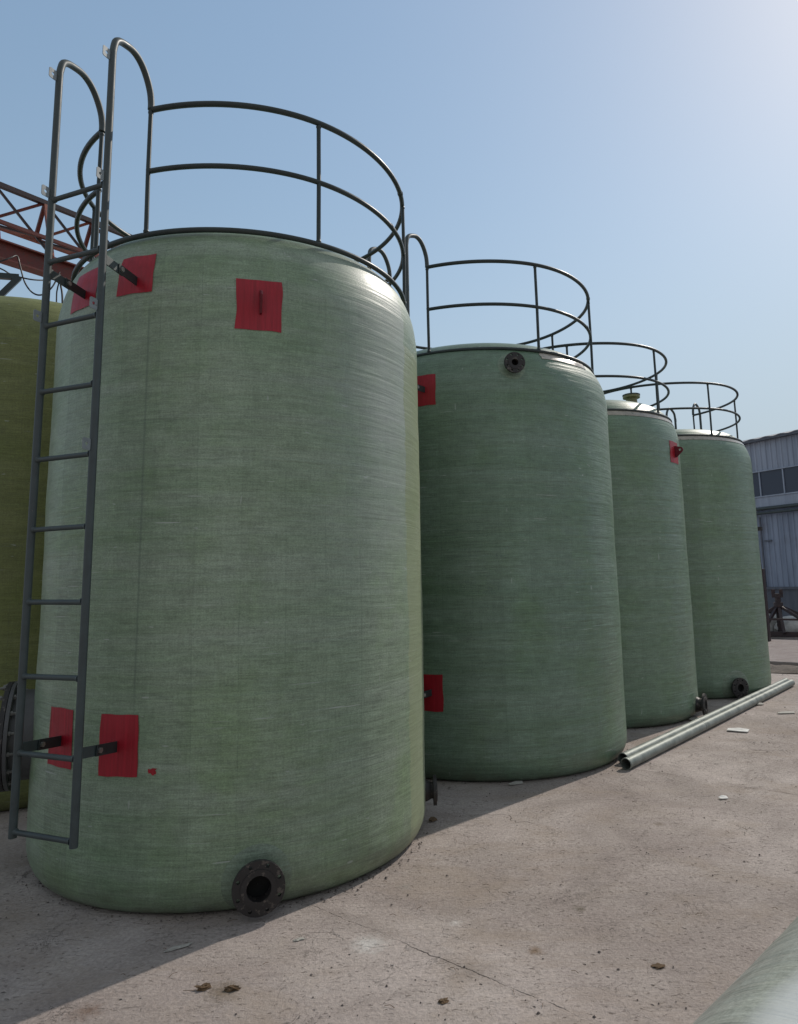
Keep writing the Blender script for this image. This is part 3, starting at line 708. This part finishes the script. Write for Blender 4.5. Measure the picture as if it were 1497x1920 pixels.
# cables
def cable(pts, r, label):
    P = [at(*p) for p in pts]; m = MB(); m.tube(smoothpts(P, 8), r, 8); o = m.build('power_cable', M_RUBBER); return tag(o, label, 'cable', 'cables hanging under the crane girder')
cable([(-60, 508, 8.6), (0, 490, 8.8), (20, 483, 8.9), (32, 480, 9.0), (38, 500, 9.0), (46, 528, 9.0), (58, 546, 9.1), (72, 553, 9.1), (86, 549, 9.2), (100, 535, 9.3), (112, 510, 9.5)], .011, 'thick black cable sagging in a loop beneath the red girder')
cable([(-60, 480, 8.6), (0, 503, 8.7), (18, 513, 8.8), (36, 519, 8.9), (60, 524, 9.0), (85, 525, 9.2), (112, 521, 9.4), (122, 522, 9.5)], .010, 'black cable running from the tip of the green arm to the ladder')
cable([(-60, 440, 8.3), (0, 467, 9.0), (60, 487, 9.6), (120, 510, 10.2)], .004, 'thin wire stretched along the underside of the red girder')
cable([(112, 515, 9.5), (114, 535, 9.5), (117, 560, 9.5), (117, 640, 9.5)], .014, 'black cable dropping straight down beside the rim of the nearest tank')
cable([(113, 522, 9.5), (108, 540, 9.5), (106, 560, 9.5), (106, 640, 9.5)], .010, 'slack black cable curving down left of the straight drop')

# ------------------------------------------------------------------ warehouse
def metal_wall(name, c1, c2):
    g = NT(name); o = g.obj(); st = g.noise(g.map(o, (3.5, 3.5, .35)), 1, 4, .65); v = g.noise(o, 1.2, 3)
    c = g.mix(g.ramp(st, .36, .66), c1, c2); c = g.mix(g.ramp(v, .55, .75, 0, .4), c, (.12, .11, .11))
    return g.fin(c, .5, g.bump(st, .2, .01))
M_CLAD = metal_wall('grey_cladding', (.25, .29, .37), (.36, .41, .50))
M_CLAD2 = metal_wall('lower_cladding', (.20, .24, .32), (.30, .35, .45))
M_DARKCLAD = metal_wall('plinth_wall', (.08, .09, .115), (.12, .13, .16))
g = NT('dark_window_glass'); M_GLASS = g.fin((.03, .04, .07), .15)
W0 = Vector((13.35, 25.6, 0)); wd = Vector((-.52, .85, 0)).normalized(); wn = Vector((-wd.y, wd.x, 0))
if wn.dot(Vector((-13, -25, 0))) < 0: wn = -wn
WT = thing('warehouse', 'grey corrugated metal warehouse with a strip of dark windows, beyond the last tank', 'warehouse', (W0.x, W0.y, 0))
wp = lambda s, h, d=0: wd*s+wn*d+Vector((0, 0, h))
SA, SB = -9.0, 7.5
def cladding(s0, s1, h0, h1, d, pitch=.21, dep=.035):
    m = MB(); s = s0; pts = []
    while s < s1:
        pts += [(s, 0), (s+pitch*.55, 0), (s+pitch*.65, dep), (s+pitch*.9, dep)]; s += pitch
    for (s, q) in pts: m.v.append(tuple(wp(s, h0, d+q))); m.v.append(tuple(wp(s, h1, d+q)))
    for i in range(len(pts)-1): m.f.append((2*i, 2*i+2, 2*i+3, 2*i+1))
    return m
waxes = (wd, wn, Vector((0, 0, 1)))
m = MB(); m.box(wp((SA+SB)/2, 3.4, -6), (SB-SA, 11.9, 6.8), waxes); m.build('hall', M_CLAD2, WT, smooth=False)
cladding(SA, SB, 5.60, 6.80, .03).build('upper_cladding', M_CLAD, WT, smooth=False)
cladding(SA, SB, 1.20, 3.98, .06).build('lower_cladding', M_CLAD2, WT, smooth=False)
m = MB(); m.box(wp((SA+SB)/2, .58, .06), (SB-SA, .16, 1.16), waxes); m.build('plinth', M_DARKCLAD, WT, smooth=False)
m = MB(); m.box(wp((SA+SB)/2, 1.19, .16), (SB-SA, .10, .09), waxes); m.build('sill', M_DARKCLAD, WT, smooth=False)
s = SA+.54; k = 0
while s < SB-.9:
    m = MB(); m.box(wp(s+.47, 5.12, .03), (.90, .02, .92), waxes); w_ = m.build('window', M_GLASS, WT, smooth=False)
    m = MB(); m.box(wp(s-.02, 5.12, .055), (.045, .06, .94), waxes)
    m.build('frame', M_CLAD, w_, smooth=False); s += .94
m = MB(); m.box(wp((SA+SB)/2, 4.62, .09), (SB-SA, .12, .05), waxes); m.box(wp((SA+SB)/2, 5.595, .07), (SB-SA, .08, .045), waxes); m.build('window_trim', M_CLAD, WT, smooth=False)
m = MB(); m.box(wp((SA+SB)/2, 4.41, .07), (SB-SA, .10, .36), waxes); m.build('band_panel', M_CLAD, WT, smooth=False)
for h, r, d in ((4.15, .06, .22), (3.98, .05, .26)):
    m = MB(); m.tube([wp(SA, h, d), wp(SB, h, d)], r, 10); m.build('service_pipe', M_LADDER, WT)
m = MB()   # wavy roof sheet with overhang and two slopes
s = SA-.2; i = 0; col = []
while s < SB+.2:
    q = .02*math.cos(i*math.pi/3); col.append([tuple(wp(s, 6.84+q, .28)), tuple(wp(s, 8.2+q, -6)), tuple(wp(s, 6.84+q, -12.2)), tuple(wp(s, 6.79+q, .28)), tuple(wp(s, 6.77, .0))]); s += .10; i += 1
for c_ in col: m.v += c_
for i in range(len(col)-1):
    for a, b in ((0, 1), (1, 2), (0, 3), (3, 4)): m.f.append((5*i+a, 5*i+5+a, 5*i+5+b, 5*i+b))
m.build('roof', M_DARKCLAD, WT, smooth=False)
m = MB(); m.box(wp((SA+SB)/2, 6.77, .17), (SB-SA, .20, .06), waxes); m.build('fascia', M_DARKCLAD, WT, smooth=False)
m = MB(); m.box(wp(1.02, 2.5, .14), (.05, .05, 2.7), waxes); m.box(wp(.78, 2.95, .12), (.30, .05, .05), waxes); m.build('downpipe', M_DARKCLAD, WT, smooth=False)

# ------------------------------------------------------------------ steel stand and bits near the warehouse
fr = (Vector((.75, -.66, 0)), Vector((.66, .75, 0)), Vector((0, 0, 1)))
ST = thing('steel_stand', 'rusty steel trestle with splayed struts and a central post, in front of the warehouse', 'stand', (9.15, 18.6, 0))
m = MB()
m.box((0.2, -.1, .12), (3.0, .14, .12), fr); m.box(Vector((0.2, -.1, .12))+fr[1]*1.3, (3.0, .14, .12), fr)
for s in (-1.2, 1.2): m.box(Vector((0.2, -.1, .12))+fr[1]*.65+fr[0]*s, (.14, 1.16, .12), fr)
m.build('base_frame', M_DARKRUST, ST, smooth=False)
ctr = Vector((-.10, .0, 0))+fr[1]*.6
m = MB(); m.tube([ctr+Vector((0, 0, .15)), ctr+Vector((0, 0, 1.05))], .075, 12); m.tube([ctr+Vector((0, 0, .80)), ctr+Vector((0, 0, .92))], .12, 12); m.box(ctr+Vector((0, 0, 1.10)), (.24, .16, .10), fr); m.box(ctr+Vector((-.08, .05, 1.2)), (.07, .10, .14), fr); m.box(ctr+Vector((.08, -.05, 1.2)), (.07, .10, .14), fr)
m.build('centre_post', M_DARKRUST, ST)
for dx, dy in ((-1.0, -.6), (1.2, -.6), (-1.0, .6), (1.25, .6), (.25, -.62), (-.3, -.62)):
    m = MB(); m.beam(ctr+Vector((0, 0, .85)), ctr+fr[0]*dx+fr[1]*dy+Vector((0, 0, .15)), .07, .07); m.build('strut', M_DARKRUST, ST, smooth=False)
m = MB(); m.beam(ctr-fr[0]*1.2-fr[1]*.55+Vector((0, 0, .50)), ctr+fr[0]*1.3-fr[1]*.55+Vector((0, 0, .50)), .05, .05); m.build('rail', M_DARKRUST, ST, smooth=False)
# white bags slumped behind it
for k, (x, y, r, h, lab) in enumerate(((9.2, 19.55, .48, .62, 'white woven sack slumped behind the steel trestle, left one'), (9.95, 19.2, .5, .48, 'low white woven sack behind the trestle struts, right one'))):
    m = MB(); N = 24; K = 10
    for i in range(K+1):
        th = math.pi*i/K
        for j in range(N):
            a = 2*math.pi*j/N; q = Vector((math.cos(a)*math.sin(th), math.sin(a)*math.sin(th), math.cos(th)))
            w = 1+.28*noise.noise(q*2+Vector((k*5, 0, 0)))+.10*noise.noise(q*6)
            m.v.append((q.x*r*w*1.2, q.y*r*w*.8, max(h*.5+q.z*h*.62*w, .0)))
    for i in range(K):
        for j in range(N): m.f.append((i*N+j, i*N+(j+1) % N, (i+1)*N+(j+1) % N, (i+1)*N+j))
    o = m.build('sack', M_BAG, ang=180); o.location = (x, y, 0); tag(o, lab, 'sack', 'white sacks behind the trestle')
# dark post leaning behind the last tank
t = thing('steel_post', 'dark upright steel post standing just behind the edge of the farthest tank', 'post', (8.15, 17.2, 0))
m = MB(); m.box((0, 0, .9), (.20, .16, 1.8), fr); m.build('lower_post', M_DARKRUST, t, smooth=False, bevel=.004)
m = MB(); m.tube([(0, 0, 1.8), (-.04, 0, 2.9)], .06, 10); m.build('upper_post', M_DARKRUST, t)
m = MB(); m.box((.04, 0, 2.78), (.22, .10, .09), fr); m.build('clamp', M_FLANGE, t, smooth=False)

# ------------------------------------------------------------------ litter
def clod(x, y, sx, sy, h, mat, name, label, cat, rz=0, seed=0, group=None, rag=.8):
    m = MB(); N = 18; K = 8
    for i in range(K+1):
        th = math.pi*i/K
        for j in range(N):
            a = 2*math.pi*j/N; q = Vector((math.cos(a)*math.sin(th), math.sin(a)*math.sin(th), math.cos(th)))
            w = 1+rag*noise.noise(q*1.6+Vector((seed*3.1, 0, 0)))+rag*.6*noise.noise(q*4.5+Vector((0, seed, 0)))
            m.v.append((q.x*sx*w, q.y*sy*w, max(h*.3+q.z*h*.5*w, .0)))
    for i in range(K):
        for j in range(N): m.f.append((i*N+j, i*N+(j+1) % N, (i+1)*N+(j+1) % N, (i+1)*N+j))
    o = m.build(name, mat, smooth=False); o.location = (x, y, .001); o.rotation_euler = (0, 0, rz)
    return tag(o, label, cat, group)
G = 'crumbs of mud and debris on the concrete'
clod(-.94, 3.09, .030, .014, .018, M_CLOD, 'mud_clod', 'dark brown clod on the sunlit concrete below the tank shadow, left of a pair', 'clod', .4, 1, G)
clod(-.82, 3.08, .030, .013, .016, M_CLOD, 'mud_clod', 'flaky brown clod below the tank shadow, right of a pair', 'clod', .1, 2, G)
clod(.03, 2.965, .020, .014, .012, M_CLOD, 'mud_clod', 'small brown clod at the bottom edge, between the pair of clods and the large pipe', 'clod', .7, 3, G)
clod(.935, 3.18, .025, .018, .006, M_CLOD, 'mud_clod', 'olive brown flattened clod a little left of the large pale pipe', 'clod', .2, 4, G)
clod(-.62, 3.47, .024, .010, .006, M_SCRAP, 'fibre_scrap', 'small tan flake on the concrete in front of the black bottom flange', 'scrap', .3, 5, G)
clod(-1.16, 3.42, .05, .012, .008, M_SCRAP, 'fibre_scrap', 'thin pale sliver lying on the edge of the tank shadow', 'scrap', .5, 6, G)
def flat_scrap(px, py, sx, sy, h, rz, mat, name, label, cat):
    d = ri*((px-PX)/F)-up*((py-PY)/F)+fw; p = Vector((0, 0, 1.6))+d*(-1.6/d.z)
    m = MB(); m.v = [(-sx, -sy*.7, .006), (sx*.8, -sy, .004), (sx, sy*.6, .012), (sx*.1, sy, .016), (-sx*.9, sy*.8, .008)]; m.v += [(x, y, z_+h) for x, y, z_ in m.v]
    m.f = [(4, 3, 2, 1, 0), (5, 6, 7, 8, 9)]+[(i, (i+1) % 5, 5+(i+1) % 5, 5+i) for i in range(5)]
    o = m.build(name, mat, smooth=False); o.location = (p.x, p.y, 0); o.rotation_euler = (0, 0, rz); tag(o, label, cat, 'scraps lying about the yard')
flat_scrap(1385, 1371, .11, .06, .008, -.4, M_FOAM, 'foam_scrap', 'white foam offcut lying on the concrete right of the long pipes', 'scrap')
flat_scrap(1357, 1498, .035, .02, .004, .3, M_FOAM, 'foam_scrap', 'tiny white scrap on the concrete below the long slab joint', 'scrap')
flat_scrap(968, 1471, .07, .02, .004, .5, M_SCRAP, 'fibre_scrap', 'pale fibre scrap in the shade at the foot of the second tank', 'scrap')
flat_scrap(1475, 1338, .11, .035, .006, .1, M_SCRAP, 'fibre_scrap', 'grey brown strip lying at the right edge beyond the long pipes', 'scrap')
flat_scrap(1360, 1330, .035, .02, .01, .7, M_CLOD, 'bark_scrap', 'dark little scrap between the farthest tank and the long pipes', 'scrap')
flat_scrap(1425, 1322, .05, .03, .01, .2, M_SCRAP, 'fibre_scrap', 'tan scrap touching the near side of the long pipe towards its far end', 'scrap')
flat_scrap(1302, 1350, .08, .03, .008, .6, M_SCRAP, 'fibre_scrap', 'pale flat scrap under the flange of the third tank', 'scrap')
flat_scrap(812, 1540, .03, .02, .008, .9, M_CLOD, 'bark_scrap', 'dark crumb beside the foot of the nearest tank on its right', 'scrap')
# grit
m = MB(); rnd = random.Random(3)
for i in range(1500):
    x = rnd.uniform(-3, 8); y = 2.6+(rnd.random()**1.6)*10
    if any((x-a)**2+(y-b)**2 < (r+.02)**2 for a, b, r in ((-1.277, 4.918, 1.1), (.565, 7.235, 1.2), (2.07, 9.07, 1.1), (3.73, 10.93, 1.2))): continue
    r = rnd.choice((.002, .003, .003, .004, .006))*(1+y*.06)
    b = len(m.v); vs = [Vector((rnd.uniform(.6, 1.3)*dx, rnd.uniform(.6, 1.3)*dy, rnd.uniform(.5, 1.)*dz)) for dx, dy, dz in ((1, 0, 0), (-1, 0, 0), (0, 1, 0), (0, -1, 0), (0, 0, 1), (0, 0, -.5))]
    m.add([(x+v.x*r, y+v.y*r, .002+v.z*r) for v in vs], [(0, 2, 4), (2, 1, 4), (1, 3, 4), (3, 0, 4), (2, 0, 5), (1, 2, 5), (3, 1, 5), (0, 3, 5)])
for (cx, cy, rr, n_g) in ((-1.277, 4.918, 1.16, 260), (.565, 7.235, 1.25, 160), (2.07, 9.07, 1.14, 90)):
    for i in range(n_g):
        a = R(rnd.uniform(-150, 10)); q = rr+abs(rnd.gauss(0, .07)); x = cx+q*math.cos(a); y = cy+q*math.sin(a); r = rnd.choice((.003, .004, .005, .008))
        vs = [Vector((rnd.uniform(.6, 1.3)*dx, rnd.uniform(.6, 1.3)*dy, rnd.uniform(.5, 1.)*dz)) for dx, dy, dz in ((1, 0, 0), (-1, 0, 0), (0, 1, 0), (0, -1, 0), (0, 0, 1), (0, 0, -.5))]
        m.add([(x+v.x*r, y+v.y*r, .002+v.z*r) for v in vs], [(0, 2, 4), (2, 1, 4), (1, 3, 4), (3, 0, 4), (2, 0, 5), (1, 2, 5), (3, 1, 5), (0, 3, 5)])
tag(m.build('grit', M_GRIT, smooth=False), 'fine dark grit scattered over the concrete', 'grit', kind='stuff')
# straw-like fibres and twigs
m = MB()
for i in range(130):
    x = rnd.uniform(-1.8, 3.5); y = 2.7+rnd.random()**1.3*5.5
    if any((x-a)**2+(y-b)**2 < (r+.1)**2 for a, b, r in ((-1.277, 4.918, 1.15), (.565, 7.235, 1.25), (2.07, 9.07, 1.15))): continue
    a = rnd.uniform(0, 6.28); L = rnd.uniform(.015, .05); c = rnd.uniform(-.5, .5)
    m.tube([(x, y, .004), (x+L*.5*math.cos(a), y+L*.5*math.sin(a), .008), (x+L*math.cos(a+c), y+L*math.sin(a+c), .004)], .0010, 4)
tag(m.build('fibre_litter', M_CLOD), 'short dark fibres and twig bits strewn on the concrete', 'litter', kind='stuff')
